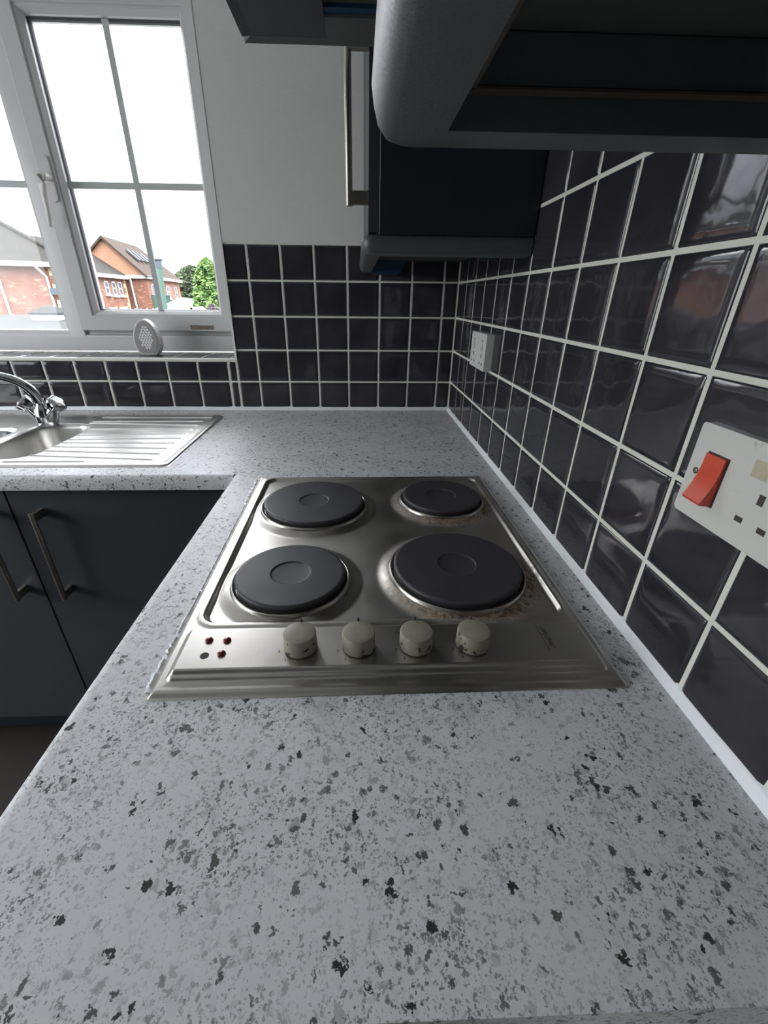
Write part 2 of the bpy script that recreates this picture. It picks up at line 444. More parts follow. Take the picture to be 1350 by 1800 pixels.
tl = obj('wall_tiles', b, m_tile, wall_right, smooth=True, angle=.9)
obj('tile_grout', bx(-.0040, .0, yl[0], 0, .0, vl[-1]), m_grout, wall_right)
# back wall: full field right of the window, two courses under it
xr = [-(.0536 + P * m) for m in range(7)]
b = nb()
xs1 = sorted([-TT] + xr[:7] + [WX1 + .002])
vb = [.004] + [Z1 + P * k for k in range(4)] + [.504]
vb = [.004, Z1, Z1 + P, Z1 + 2 * P, Z1 + 3 * P, .5035]
mkb = lambda bm, u, v, w, h: tile(bm, Vector((u, 0, v)), X_, Z_, -Y_, w, h)
tile_area(b, xs1, vb, mkb)
xs2 = sorted([-(.0536 + P * m) for m in range(7, 27)] + [WX1 + .002])
xs2 = sorted([WX1 + .002] + [-(.0536 + P * m) for m in range(7, 27)])
tile_area(b, xs2, [.004, Z1, .164], mkb)
obj('wall_tiles', b, m_tile, wall_back, smooth=True, angle=.9)
b = nb(); box(b, WX1, -.0, -.0040, 0, 0, .503); box(b, -2.75, WX1, -.0040, 0, 0, .164)
obj('tile_grout', b, m_grout, wall_back)
# sill tiles lie in the window recess
b = nb()
tile_area(b, xs2, [0.004, .092, .1875], lambda bm, u, v, w, h: tile(bm, Vector((u, v, WZ0 - .008 - .0005)), X_, Y_, Z_, w, h))
obj('sill_tiles', b, m_tile, wall_back, smooth=True, angle=.9)
obj('sill_grout', bx(-2.05, WX1, 0, .20, WZ0 - .008, WZ0 - .004), m_grout, wall_back)

# white edge bead round the window opening
b = nb(); extr(b, [(-.010, -.006), (-.011, .000), (-.007, .0030), (0, .0035), (.004, .001), (.004, -.006)], lambda y, z: (WX0, y, WZ0 + z - .002), lambda y, z: (WX1, y, WZ0 + z - .002))
struct(obj('trim_1', b, m_upvc_trim))
b = nb(); box(b, WX1 - .001, WX1 + .006, -.009, .006, WZ0 - .008, .506)
struct(obj('trim_2', b, m_upvc_trim, bevel=.0015))
b = nb(); box(b, WX1 - .001, WX1 + .003, -.0015, .004, .506, WZ1)
struct(obj('trim_3', b, m_upvc_trim))

# silicone seals along the worktop
q = [(0, 0), (-.0115, 0), (-.0095, .004), (-.007, .008), (-.005, .0125), (0, .013)]
b = nb(); extr(b, q, lambda x, z: (x, -1.459, z), lambda x, z: (x, -.004, z))
struct(obj('trim_4', b, m_seal, smooth=True, angle=1.2))
b = nb(); extr(b, q, lambda y, z: (-2.75, y, z), lambda y, z: (-.005, y, z))
struct(obj('trim_5', b, m_seal, smooth=True, angle=1.2))

# ---------------------------------------------------------------- window
YW = .200
win = struct(empty('window_1', (-1.4, YW, WZ0)))
win.location = (0, 0, CT)
def frame_bm(x0, x1, z0, z1, w, y0, y1, steps=()):
    """mitred frame; cross-section steps: list of (inset, y)"""
    prof = [(0, y1), (0, y0)] + [s for s in steps] + [(w, y1)]
    bm = nb(); cs = []
    for (sx, sz, X, Z) in ((1, 1, x0, z0), (-1, 1, x1, z0), (-1, -1, x1, z1), (1, -1, x0, z1)):
        cs.append([bm.verts.new((X + sx * d, y, Z + sz * d)) for d, y in prof])
    for k in range(4):
        a, c = cs[k], cs[(k + 1) % 4]
        for i in range(len(prof)):
            j = (i + 1) % len(prof); bm.faces.new((a[i], a[j], c[j], c[i]))
    return bm
# outer frame with a mullion
FO = .048
b = frame_bm(WX0, WX1, WZ0, WZ1, FO + .022, YW, YW + .07, [(FO, YW), (FO + .006, YW + .002), (FO + .010, YW + .010), (FO + .022, YW + .014)])
obj('outer_frame', b, m_upvc, win, smooth=True, angle=.5)
b = nb()
pr_ = [(-1.4020, YW + .014), (-1.392, YW + .010), (-1.388, YW + .002), (-1.382, YW), (-1.336, YW), (-1.334, YW + .004), (-1.334, YW + .07), (-1.402, YW + .07)]
extr(b, pr_, lambda x, y: (x, y, WZ0 + FO), lambda x, y: (x, y, WZ1 - FO))
obj('mullion', b, m_upvc, win, smooth=True, angle=.5)
# opening sash
sx0, sx1, sz0, sz1 = -1.334, -.766, .243, 1.132
sash = obj('opening_sash', frame_bm(sx0, sx1, sz0, sz1, .068, YW - .014, YW + .05,
      [(-.000, YW - .016), (.003, YW - .019), (.050, YW - .019), (.0505, YW - .012), (.056, YW - .012), (.066, YW + .004)]), m_upvc, win, smooth=True, angle=.5)
gx0, gx1, gz0, gz1 = -1.266, -.829, .3105, 1.064
obj('sash_gasket', frame_bm(gx0 - .001, gx1 + .001, gz0 - .001, gz1 + .001, .005, YW + .0150, YW + .03), m_gasket, sash)
obj('window_pane', bx(gx0, gx1, YW + .020, YW + .024, gz0, gz1), m_glass, sash)
def bar(bm, x0, x1, z0, z1, y):
    box(bm, x0, x1, y - .004, y + .014, z0, z1)
m_bar = M_('glazing_bar_grey', (.52, .55, .54), .4, .04, 8)
b = nb(); box(b, gx0, gx1, YW + .013, YW + .0195, .669, .687); obj('glazing_bar', b, m_bar, sash, bevel=.003)
b = nb(); box(b, -1.0565, -1.0385, YW + .0125, YW + .019, gz0, gz1); obj('glazing_bar', b, m_bar, sash, bevel=.003)
# fixed light
lx0, lx1, lz0, lz1 = WX0 + FO + .022, -1.402, WZ0 + FO + .022, WZ1 - FO - .022
obj('window_pane', bx(lx0, lx1, YW + .020, YW + .024, lz0, lz1), m_glass, win)
b = nb(); box(b, lx0, lx1, YW + .013, YW + .0195, .669, .687); obj('glazing_bar', b, m_bar, win, bevel=.003)
b = nb(); box(b, -1.735, -1.715, YW + .0125, YW + .019, lz0, lz1); obj('glazing_bar', b, m_bar, win, bevel=.003)
# handle: backplate, boss and tapering lever
hb = nb()
extr(hb, [(-.012, -.035), (-.009, -.043), (0, -.046), (.009, -.043), (.012, -.035), (.012, .060), (.009, .069), (0, .073), (-.009, .069), (-.012, .060)],
     lambda x, z: (-1.302 + x, YW - .026, .672 + z), lambda x, z: (-1.302 + x, YW - .019, .672 + z))
hd = obj('window_handle', hb, m_upvc, sash, bevel=.0015)
hb = nb()
hp = [(-1.302, YW - .026, .690), (-1.304, YW - .045, .690), (-1.305, YW - .060, .682), (-1.306, YW - .063, .665), (-1.309, YW - .060, .640), (-1.313, YW - .056, .610), (-1.318, YW - .054, .580), (-1.322, YW - .054, .555)]
tube(hb, hp, [.012, .012, .0125, .012, .009, .0075, .0065, .005], 16)
obj('lever', hb, m_upvc_trim, hd, smooth=True)
b = nb(); box(b, -.940, -.856, YW - .0202, YW - .0188, .250, .264); obj('torn_label', b, m_label, sash)['label'] = 'torn brown paper label'

# ---------------------------------------------------------------- worktops
EDGE = [(.0, 0.), (-.004, -.0003), (-.008, -.0016), (-.0105, -.0042), (-.012, -.008), (-.0122, -.030), (-.0112, -.0345), (-.008, -.0362), (0, -.0365)]
b = nb()
box(b, -.600, 0, -1.459, -.0001, -.0365, 0)
extr(b, EDGE, lambda x, z: (-.600 + x, -1.459, z), lambda x, z: (-.600 + x, -.625, z))
wt = obj('worktop', b, m_counter, smooth=True, angle=.7)
tag(wt, 'white and black speckled laminate worktop holding the hob, running along the right-hand tiled wall', 'worktop')
# window-side worktop with the sink cut-out
SX0, SX1, SY0, SY1 = -1.86, -.778, -.581, -.092
b = nb()
for (x0, x1, y0, y1) in ((-2.75, SX0 + .02, -.625, 0), (SX1 - .02, -.6004, -.625, 0), (SX0 + .02, SX1 - .02, -.625, SY0 + .02), (SX0 + .02, SX1 - .02, SY1 - .02, 0)):
    box(b, x0, x1, y0, y1, -.0365, 0)
extr(b, EDGE, lambda y, z: (-2.75, -.625 + y, z), lambda y, z: (-.6123, -.625 + y, z))
wt2 = obj('worktop', b, m_counter, smooth=True, angle=.7)
tag(wt2, 'speckled laminate worktop under the window, with the steel sink let into it', 'worktop')

# ---------------------------------------------------------------- hob
hob = empty('electric_hob', (HOB0.x, HOB0.y, 0), HANG)
tag(hob, 'stainless steel four-plate electric hob with cream knobs set in the speckled worktop', 'hob')
HW, HD = .4959, .5869
def hob_h(u, v):
    de = -rrect(u, v, 0, HW, 0, HD, .004)
    z = .0002 + .0050 * sst(0, .0075, de) + .0012 * sst(.012, .020, de)
    # dished cooking area
    sd = -rrect(u, v, .0215, .4765, .1050, .5700, .022)
    z += .0010 * sst(-.010, -.004, sd) * (1 - sst(.0, .0015, sd))
    z -= .0050 * sst(0, .0060, sd)
    for (bx_, by_, r, k) in BL:
        d = math.hypot(u - bx_, v - by_)
        z += .0060 * (1 - sst(r + .004, r + .026, d)) * sst(0, .01, sd) * 1.0
    # raised control panel, two steps
    sp = -rrect(u, v, .0130, .4835, .0175, .0945, .008)
    z += .0036 * sst(0, .003, sp) + .0050 * sst(.0045, .0085, sp)
    return z
xs = sorted(set([0, .001, .002, .003, .004, .005, .006, .0075] + linsp(.009, HW - .009, 290) + [HW - .0075, HW - .006, HW - .005, HW - .004, HW - .003, HW - .002, HW - .001, HW]))
ys = sorted(set([0, .001, .002, .003, .004, .005, .006, .0075] + linsp(.009, .11, 84) + linsp(.1115, HD - .009, 270) + [HD - .0075, HD - .006, HD - .005, HD - .004, HD - .003, HD - .002, HD - .001, HD]))
b = nb(); hfield(b, xs, ys, hob_h)
obj('hob_surface', b, m_steel, hob, smooth=True)
ZP = .0195
for i, (bx_, by_, r, k) in enumerate(BL):
    b = nb()
    lathe(b, [(r - .004, .004), (r - .001, .0085), (r - .001, .013), (r - .0002, .0150), (r, .0168), (r - .0006, .0182), (r - .0018, .0190), (r - .0034, .0194), (r - .0040, .0195), (r - .0060, .0195), (.0290, .0194), (.0278, .0194),
              (.0274, .0192), (.0268, .0183), (.0264, .0181), (.0250, .0180), (.0200, .0176), (.0120, .0171), (.0050, .0170)], 96)
    hp_ = obj('hotplate', b, m_plate, hob, smooth=True, angle=.8, loc=(bx_, by_, 0))
    b = nb()
    lathe(b, [(r - .002, .0060), (r + .0030, .0105), (r + .0042, .0118), (r + .0054, .0112), (r + .0070, .0080), (r + .0080, .0040)], 96, cap0=False, cap1=False)
    obj('trim_ring', b, m_ring, hp_, smooth=True)
KX = [-.394, -.3300, -.2665, -.2030]
ZPAN = .0150
def text_mesh(s, size, m, parent, loc, rot, name, shear=0, sx=1.):
    cu = bpy.data.curves.new(name, 'FONT'); cu.body = s; cu.size = size; cu.extrude = .00008; cu.shear = shear; cu.align_x = 'CENTER'; cu.align_y = 'CENTER'
    o = bpy.data.objects.new(name, cu); COL.objects.link(o)
    me = bpy.data.meshes.new_from_object(o); bpy.data.objects.remove(o)
    me.materials.append(m); o2 = bpy.data.objects.new(name, me); COL.objects.link(o2)
    o2.parent = parent; o2.location = loc; o2.rotation_euler = rot; o2.scale = (sx, 1, 1); return o2
for i, kx in enumerate(KX):
    lx, ly = hob_local(kx, -1.1855)
    b = nb()
    lathe(b, [(.0150, -.002), (.0150, .0012), (.0183, .0014), (.0183, .0030), (.0178, .0200), (.0172, .0212), (.0160, .0216), (.004, .0217)], 56)
    kn = obj('knob', b, m_knob, hob, smooth=True, angle=.7, loc=(lx, ly, ZPAN)); kn.rotation_euler = (0, 0, random.uniform(0, .4))
    b = nb(); tube(b, [(0, .0172, .017), (0, .0176, .0250)], [.0016, .0012], 8)
    po = obj('pointer', b, m_mark, kn, smooth=True)
    po.rotation_euler = (0, 0, -kn.rotation_euler[2])
    for s_, ang in (('2', 195), ('3', 232)):
        a = RAD(ang); text_mesh(s_, .0050, m_mark, hob, (lx + .0235 * math.cos(a), ly + .0235 * math.sin(a), ZPAN + .0001), (0, 0, 0), 'dial_number')
    if i in (1, 2):
        if i == 2: text_mesh('0', .005, m_mark, hob, (lx - .0215, ly + .019, ZPAN + .0001), (0, 0, 0), 'dial_number')
        b = nb(); lathe(b, [(.0012, 0), (.0012, .0002)], 12); obj('dial_dot', b, m_mark, hob, loc=(lx - .018, ly + .0205, ZPAN))
for i, (px, py) in enumerate([(-.4980, -1.1711), (-.4778, -1.1716), (-.4785, -1.1918), (-.4960, -1.1940)]):
    lx, ly = hob_local(px, py - .002)
    b = nb()
    if i < 3:
        lathe(b, [(.0047, -.001), (.0046, .0008), (.0036, .0022), (.0018, .0029), (.0004, .0031)], 28)
        obj('indicator_lens', b, m_lens, hob, smooth=True, loc=(lx, ly, ZPAN))
    else:
        lathe(b, [(.0047, -.001), (.0047, .0002)], 28); o = obj('indicator_hole', b, m_black, hob, loc=(lx, ly, ZPAN)); o['label'] = 'empty black indicator hole'
lx, ly = hob_local(-.1150, -1.176)
text_mesh('DIPLOMAT', .0078, m_mark, hob, (lx + .001, ly, ZPAN + .0001), (0, 0, RAD(-90)), 'maker_logo', .3, .86)
b = nb(); box(b, lx - .0048, lx - .0042, ly - .021, ly + .021, ZPAN - .0005, ZPAN + .0001); obj('logo_underline', b, m_mark, hob)
# dried sealant smeared down the hob's left side
b = nb(); n = 260; pv = None
rs = random.Random(3)
for i in range(n):
    v = .01 + (HD - .02) * i / (n - 1)
    w0 = .0018 + .010 * max(0, mnoise.noise(Vector((v * 22, 1, 0)))) * (.5 + v) + .0050 * rs.random() * max(0.2, mnoise.noise(Vector((v * 9, 5, 0))) + .45) + .004 * sst(.40, .5, v) * rs.random()
    h = .0006 + .0018 * rs.random()
    cur = [b.verts.new((.0012, v, .0004)), b.verts.new((-w0 * .4, v, h)), b.verts.new((-w0, v, .0001))]
    if pv:
        for a in range(2): b.faces.new((pv[a], pv[a + 1], cur[a + 1], cur[a]))
    pv = cur
o = obj('sealant_bead', b, m_seal, hob, smooth=True, angle=.5); o['label'] = 'rough white sealant smear'

# ---------------------------------------------------------------- sink
sink = empty('kitchen_sink', (0, 0, 0))
tag(sink, 'stainless steel sink with bowls and ribbed drainer, under the window', 'sink')
RID = [((-1.1655, -.196), (-.8304, -.2212)), ((-1.1332, -.2648), (-.8325, -.2648)), ((-1.1234, -.3297), (-.8297, -.3116)), ((-1.1255, -.3704), (-.8291, -.3573)),
       ((-1.1304, -.3990), (-.8304, -.4017)), ((-1.1321, -.4326), (-.8322, -.4479)), ((-1.1347, -.4659), (-.8333, -.4923)), ((-1.1500, -.5020), (-.8337, -.5351)),
       ((-1.1730, -.5484), (-.9899, -.5470)), ((-1.1655, -.1780), (-.8289, -.1725)), ((-1.16, -.128), (-.812, -.128))]
def segd(x, y, a, c):
    ax, ay = a; dx, dy = c[0] - ax, c[1] - ay
    t = max(0, min(1, ((x - ax) * dx + (y - ay) * dy) / (dx * dx + dy * dy))); return math.hypot(x - ax - t * dx, y - ay - t * dy)
def bowl1(x, y): return rrect(x, y, -1.305, -1.141, -.522, -.208, .055)
def bowl2(x, y): return rrect(x, y, -1.72, -1.338, -.522, -.235, .06)
def sink_h(x, y):
    de = -rrect(x, y, SX0, SX1, SY0, SY1, .022)
    z = .0002 + .0040 * sst(0, .006, de) - .0020 * sst(.010, .020, de)
    dr = -rrect(x, y, -1.125, -.822, -.560, -.14, .02)
    for a, c in RID: z += .0024 * (1 - sst(.0012, .0060, segd(x, y, a, c)))
    for bw, dp in ((bowl1, .13), (bowl2, .16)):
        d = -bw(x, y)
        z -= .004 * sst(-.008, 0, d) + dp * (1 - (1 - min(1, max(0, d) / .040)) ** 2.6)
    return z
xs = sorted(set([round(v, 5) for v in linsp(SX0, -1.35, 60) + linsp(-1.345, -1.10, 110) + linsp(-1.095, SX1, 120)] + [SX1 - .001, SX1 - .002, SX1 - .004]))
ys = sorted(set([round(v, 5) for v in linsp(SY0, SY1, 330)]))
b = nb()
g = [[None] * len(xs) for _ in ys]
for j, y in enumerate(ys):
    for i, x in enumerate(xs):
        if rrect(x, y, SX0, SX1, SY0, SY1, .022) < .0012: g[j][i] = b.verts.new((x, y, sink_h(x, y)))
for j in range(len(ys) - 1):
    for i in range(len(xs) - 1):
        q4 = (g[j][i], g[j][i + 1], g[j + 1][i + 1], g[j + 1][i])
        if all(q4): b.faces.new(q4)
obj('sink_top', b, m_sink, sink, smooth=True)

# black washing-up bowl standing in the left-hand sink bowl
def rr_loop(x0, x1, y0, y1, r_, n=6):
    out = []
    for cx, cy, a0 in ((x1 - r_, y1 - r_, 0), (x0 + r_, y1 - r_, 90), (x0 + r_, y0 + r_, 180), (x1 - r_, y0 + r_, 270)):
        for k in range(n): a = RAD(a0 + 90 * k / (n - 1)); out.append((cx + r_ * math.cos(a), cy + r_ * math.sin(a)))
    return out
b = nb(); bx0, bx1, by0, by1 = -1.690, -1.352, -.506, -.250; rings = []
for ins, z in ((.026, -.148), (.020, -.150), (.004, -.060), (.000, -.014), (-.003, -.010), (.000, -.008), (.004, -.012), (.009, -.060), (.024, -.143)):
    rings.append([b.verts.new((x, y, z)) for x, y in rr_loop(bx0 + ins, bx1 - ins, by0 + ins, by1 - ins, .045)])
n = len(rings[0])
for a, c in zip(rings, rings[1:]):
    for i in range(n): b.faces.new((a[i], a[(i + 1) % n], c[(i + 1) % n], c[i]))
b.faces.new(rings[0][::-1]); b.faces.new(rings[-1])
wb = obj('washing_up_bowl', b, mat('black_plastic', (.008, .008, .008), .4), smooth=True, angle=.9)
tag(wb, 'black plastic washing-up bowl sitting in the left-hand bowl of the steel sink', 'washing-up bowl')

# ---------------------------------------------------------------- tap
tap = empty('mixer_tap', (-1.283, -.212, .003))
tag(tap, 'chrome mixer tap with two cross-cornered knobs standing at the back of the sink', 'tap')
b = nb(); lathe(b, [(.028, -.001), (.0285, .003), (.0275, .012), (.0275, .026), (.026, .040), (.0225, .052), (.018, .060), (.0165, .066)], 36)
body = obj('tap_body', b, m_chrome, tap, smooth=True, angle=.9)
for s in (-1, 1):
    b = nb(); tube(b, [(s * .004, 0, .016), (s * .018, 0, .030), (s * .034, -.003, .050)], [.022, .020, .0145], 20)
    obj('side_arm', b, m_chrome, tap, smooth=True, angle=.9)
    b = nb()
    # flared five-sided handwheel
    prof = [(.014, 0), (.018, .004), (.0225, .014), (.0255, .030), (.0245, .035), (.020, .038), (.006, .039)]
    n = 40; rings = []
    for r, z in prof:
        rings.append([b.verts.new(((r * (1 + .085 * math.cos(5 * 2 * math.pi * i / n))) * math.cos(2 * math.pi * i / n), (r * (1 + .085 * math.cos(5 * 2 * math.pi * i / n))) * math.sin(2 * math.pi * i / n), z)) for i in range(n)])
    for a, c in zip(rings, rings[1:]):
        for i in range(n): b.faces.new((a[i], a[(i + 1) % n], c[(i + 1) % n], c[i]))
    b.faces.new(rings[0][::-1]); b.faces.new(rings[-1])
    dirv = Vector((s * .70, -.16, .72)).normalized()
    kn = obj('tap_knob', b, m_chrome, tap, smooth=True, angle=.8, loc=(s * .031, -.004 * s, .046))
    kn.rotation_euler = dirv.to_track_quat('Z', 'Y').to_euler()
b = nb(); pts = []
for i in range(26):
    t_ = i / 25
    p0, p1, p2, p3 = Vector((0, 0, .058)), Vector((.004, -.010, .135)), Vector((-.075, -.035, .172)), Vector((-.180, -.085, .148))
    pts.append(p0 * (1 - t_) ** 3 + p1 * 3 * t_ * (1 - t_) ** 2 + p2 * 3 * t_ * t_ * (1 - t_) + p3 * t_ ** 3)
pts.append(pts[-1] + Vector((-.012, -.006, -.022)))
tube(b, pts, [.0155 - .004 * min(1, i / 14) for i in range(27)], 20)
obj('spout', b, m_chrome, tap, smooth=True, angle=.9)

# ---------------------------------------------------------------- air freshener on the sill
af = empty('air_freshener', (-1.068, .105, WZ0 - .0018), RAD(2))
tag(af, 'egg-shaped white plastic air freshener with cut-out leaf pattern, on the window sill', 'air freshener')
m_afface = M_('shaded_plastic_face', (.36, .345, .345), .5, .05, 30)  # grey carries the shade of the backlit front, deepened behind the pale cut-outs
def egg(n, sc=1.):
    out = []
    for i in range(n):
        a = 2 * math.pi * i / n; s_, c_ = math.sin(a), math.cos(a)
        z = .062 * c_; x = (.0435 - .0075 * c_) * s_ if True else 0
        out.append((x * sc, max(z * sc, -.0545) + .0545))
    return out
b = nb(); e = egg(64); e2 = [(x * .94, (z - .055) * .95 + .055) for x, z in e]
lay = [(e2, -.0185), (e, -.0160), (e, .0160), (e2, .0185)]
rings = [[b.verts.new((x, y, max(z, 0))) for x, z in L] for L, y in lay]
for a, c in zip(rings, rings[1:]):
    for i in range(64): b.faces.new((a[i], a[(i + 1) % 64], c[(i + 1) % 64], c[i]))
b.faces.new(rings[0][::-1]); b.faces.new(rings[-1])
obj('case', b, m_white, af, smooth=True, angle=.5)
b = nb(); ef = [(x * .86, (z - .055) * .88 + .056) for x, z in e]
extr(b, ef, lambda x, z: (x, -.0200, z), lambda x, z: (x, -.0180, z)); fp = obj('front_cover', b, m_afface, af)
b = nb(); rr = random.Random(5)
for row in range(9):
    for c in range(-2, 3):
        zz = .026 + row * .0082; xx = c * .0088 + (row % 2) * .0044 - .002
        if (xx / .021) ** 2 + ((zz - .058) / .036) ** 2 > 1: continue
        w_, h_ = .0039, .0050; th = rr.uniform(-.9, .9)
        pts = [(0, h_), (w_ * .8, h_ * .3), (w_ * .7, -h_ * .5), (0, -h_), (-w_ * .7, -h_ * .5), (-w_ * .8, h_ * .3)]
        pts = [(px * math.cos(th) - pz * math.sin(th), px * math.sin(th) + pz * math.cos(th)) for px, pz in pts]
        extr(b, pts, lambda x, z, X=xx, Zz=zz: (X + x, -.0204, Zz + z), lambda x, z, X=xx, Zz=zz: (X + x, -.0199, Zz + z))
o = obj('leaf_pattern', b, M_('pale_cutout', (.95, .95, .95), .5), fp); o['label'] = 'pale leaf-shaped cut-outs'

# ---------------------------------------------------------------- sockets
def rplate(bm, y0, y1, z0, z1, x0, x1, r=.004):
    pts = []
    for (cy, cz, a0) in ((y1 - r, z1 - r, 0), (y0 + r, z1 - r, 90), (y0 + r, z0 + r, 180), (y1 - r, z0 + r, 270)):
        for k in range(5): a = RAD(a0 + 22.5 * k); pts.append((cy + r * math.cos(a), cz + r * math.sin(a)))
    extr(bm, pts, lambda y, z: (x0, y, z), lambda y, z: (x1, y, z))
ck = empty('cooker_switch_socket', (-.006, -1.2425, .220)); ck.location = (0, 0, CT)
tag(ck, 'white cooker control unit with red rocker switch on the tiled wall right of the hob', 'socket')
b = nb(); rplate(b, -1.317, -1.169, .1775, .2635, -.0155, -.0052)
pl = obj('face_plate', b, m_dirtywhite, ck, bevel=.0009)
b = nb(); extr(b, [(.2400, -.0150), (.2400, -.0185), (.2300, -.0188), (.2200, -.0200), (.2100, -.0228), (.1995, -.0270), (.1975, -.0262), (.1965, -.0150)],
     lambda z, x: (x, -1.2095, z), lambda z, x: (x, -1.1875, z))
obj('rocker_switch', b, m_red, ck, bevel=.0006)
b = nb(); rplate(b, -1.2110, -1.1860, .1955, .2412, -.0158, -.0150, .001); obj('rocker_surround', b, m_mark, ck)
m_slot = M_('socket_slot', (.05, .042, .030), .7)
for (y0, y1, z0, z1) in ((-1.2535, -1.2480, .2175, .2262), (-1.2430, -1.2355, .1975, .2022), (-1.2650, -1.2575, .1975, .2022)):
    obj('pin_hole', bx(-.0157, -.0150, y0, y1, z0, z1), m_slot, ck)
b = nb(); rplate(b, -1.296, -1.278, .195, .232, -.0185, -.015, .002); obj('socket_switch', b, m_dirtywhite, ck, bevel=.0008)
for yy in (-1.1795, -1.3065):
    b = nb(); lathe(b, [(.0030, -.0152), (.0030, -.0158)], 20, yy, .2200, axis='x'); sh = obj('screw_recess', b, m_black, ck)
    b = nb(); lathe(b, [(.0019, -.0152), (.0019, -.0161), (.0010, -.0164)], 16, yy - .0006, .2200, axis='x'); obj('screw', b, m_screw, sh, smooth=True, angle=.6)
b = nb(); box(b, -.0157, -.0150, -1.2480, -1.2330, .2360, .2500); obj('sticker_residue', b, M_('yellow_residue', (.50, .45, .32), .7, .25, 200), ck)['label'] = 'yellowed sticker residue'

fs = empty('switched_socket', (0, 0, 0)); fs.location = (0, 0, CT)
tag(fs, 'white double switched socket on the right-hand tiled wall near the far corner', 'socket')
b = nb(); rplate(b, -.4650, -.3235, .2010, .2845, -.0240, -.0050, .003); obj('face_plate', b, m_white, fs, bevel=.001)
for cy in (-.3560, -.4320):
    b = nb(); rplate(b, cy - .008, cy + .008, .2450, .2700, -.0275, -.0235, .002); obj('rocker_switch', b, m_white, fs, bevel=.0008)
for cy in (-.3560, -.4320):
    obj('pin_hole', bx(-.0246, -.0240, cy - .0025, cy + .0025, .2290, .2380), m_mark, fs)
    for s in (-1, 1): obj('pin_hole', bx(-.0246, -.0240, cy + s * .011 - .003, cy + s * .011 + .003, .2130, .2180), m_mark, fs)

# ---------------------------------------------------------------- wall units
PEL = [(0, .0315), (.009, .0315), (.0125, .030), (.0155, .026), (.0165, .020), (.0155, .013), (.0135, .006), (.010, .0015), (.006, 0), (-.019, 0), (-.019, .0140), (-.0245, .0145), (-.0245, .0315)]
def handle(parent, x, y, z0, z1, axis='x'):
    """bar handle on a door front; bar stands off by 35 mm"""
    b = nb(); off = .034
    if axis == 'x':
        lathe(b, [(.0058, z0), (.0060, z0 + .001), (.0060, z1 - .001), (.0058, z1)], 20, x - off, y)
    else:
        lathe(b, [(.0058, z0), (.0060, z0 + .001), (.0060, z1 - .001), (.0058, z1)], 20, x, y - off)
    hd_ = obj('handle', b, m_handle, parent, smooth=True, angle=.8)
    for z in (z0 + .012, z1 - .012):
        b = nb()
        if axis == 'x': box(b, x - off, x, y - .005, y + .005, z - .010, z + .010)
        else: box(b, x - .005, x + .005, y - off, y, z - .010, z + .010)
        obj('handle_post', b, m_handle, hd_, bevel=.001)
def pelmet(parent, x_out, ya, yb, zb, far_return, near_return, m):
    """light pelmet hung below a wall unit: front run along y and mitred returns along x to the wall"""
    bm = nb(); rings = []
    xo = x_out + .0165
    path = []
    if near_return: path.append(('w', ya))
    path.append(('c', ya, -1)) if near_return else path.append(('e', ya))
    path.append(('c', yb, 1)) if far_return else path.append(('e', yb))
    if far_return: path.append(('w', yb))
    RC = .022
    for p in path:
        if p[0] == 'c':
            sy = p[2]; X0, Y0 = x_out + RC, p[1] - sy * RC
            th_ = linsp(0, 90, 9) if sy > 0 else linsp(90, 0, 9)
            for th in th_:
                ring = []
                for d, z in PEL:
                    rho = RC - .0165 + d
                    if rho > 0: q = (X0 - rho * math.cos(RAD(th)), Y0 + sy * rho * math.sin(RAD(th)), zb + z)
                    else: q = (xo - d, p[1] + sy * (d - .0165), zb + z)
                    ring.append(bm.verts.new(q))
                rings.append(ring)
            continue
        ring = []
        for d, z in PEL:
            if p[0] == 'w': sgn = -1 if p[1] == ya and near_return else 1; q = (-.008, p[1] + sgn * (d - .0165), zb + z)
            else: q = (xo - d, p[1], zb + z)
            ring.append(bm.verts.new(q))
        rings.append(ring)
    n = len(PEL)
    for a, c in zip(rings, rings[1:]):
        for i in range(n): bm.faces.new((a[i], a[(i + 1) % n], c[(i + 1) % n], c[i]))
    bm.faces.new(rings[0][::-1]); bm.faces.new(rings[-1])
    bmesh.ops.remove_doubles(bm, verts=bm.verts[:], dist=.00005)
    return obj('pelmet', bm, m, parent, smooth=True, angle=.75)
ZU0, ZU1 = .4615, 1.18
def wall_unit(label, y0, y1, far_r, near_r, hy):
    r = empty('wall_cabinet', (0, 0, 0)); tag(r, label, 'cabinet', 'slate blue wall cabinets on the right-hand wall')
    b = nb()
    box(b, -.288, -.008, y0, y0 + .018, ZU0, ZU1); box(b, -.288, -.008, y1 - .018, y1, ZU0, ZU1)
    box(b, -.288, -.008, y0 + .018, y1 - .018, ZU0 + .002, ZU0 + .020); box(b, -.288, -.008, y0 + .018, y1 - .018, ZU1 - .018, ZU1)
    box(b, -.016, -.008, y0 + .018, y1 - .018, ZU0 + .020, ZU1 - .018)
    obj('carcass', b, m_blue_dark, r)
    b = bx(-.2865, -.010, y0 + .0185, y1 - .0185, ZU0 + .0005, ZU0 + .0019); obj('base_panel', b, m_under, r)
    b = bx(-.2895, -.2885, y0 + .001, y1 - .001, ZU0 + .001, ZU1 - .001); obj('edge_strip', b, m_edge, r)
    b = bx(-.3085, -.2905, y0 + .0015, y1 - .0015, ZU0 + .003, ZU1 - .002); dr = obj('door', b, m_blue, r, bevel=.0035, seg=3)
    handle(dr, -.3085, hy, ZU0 + .046, ZU0 + .272)
    pelmet(r, -.3215, y0 + (0 if near_r else 0), y1, .4300, far_r, near_r, m_pelmet)
    return r
fu = wall_unit('slate blue wall cabinet in the far corner beside the window wall', -.6345, -.010, False, True, -.600)
nu = wall_unit('slate blue wall cabinet nearest the camera, seen from below above the cooker switch', -1.86, -1.2485, True, False, -1.80)
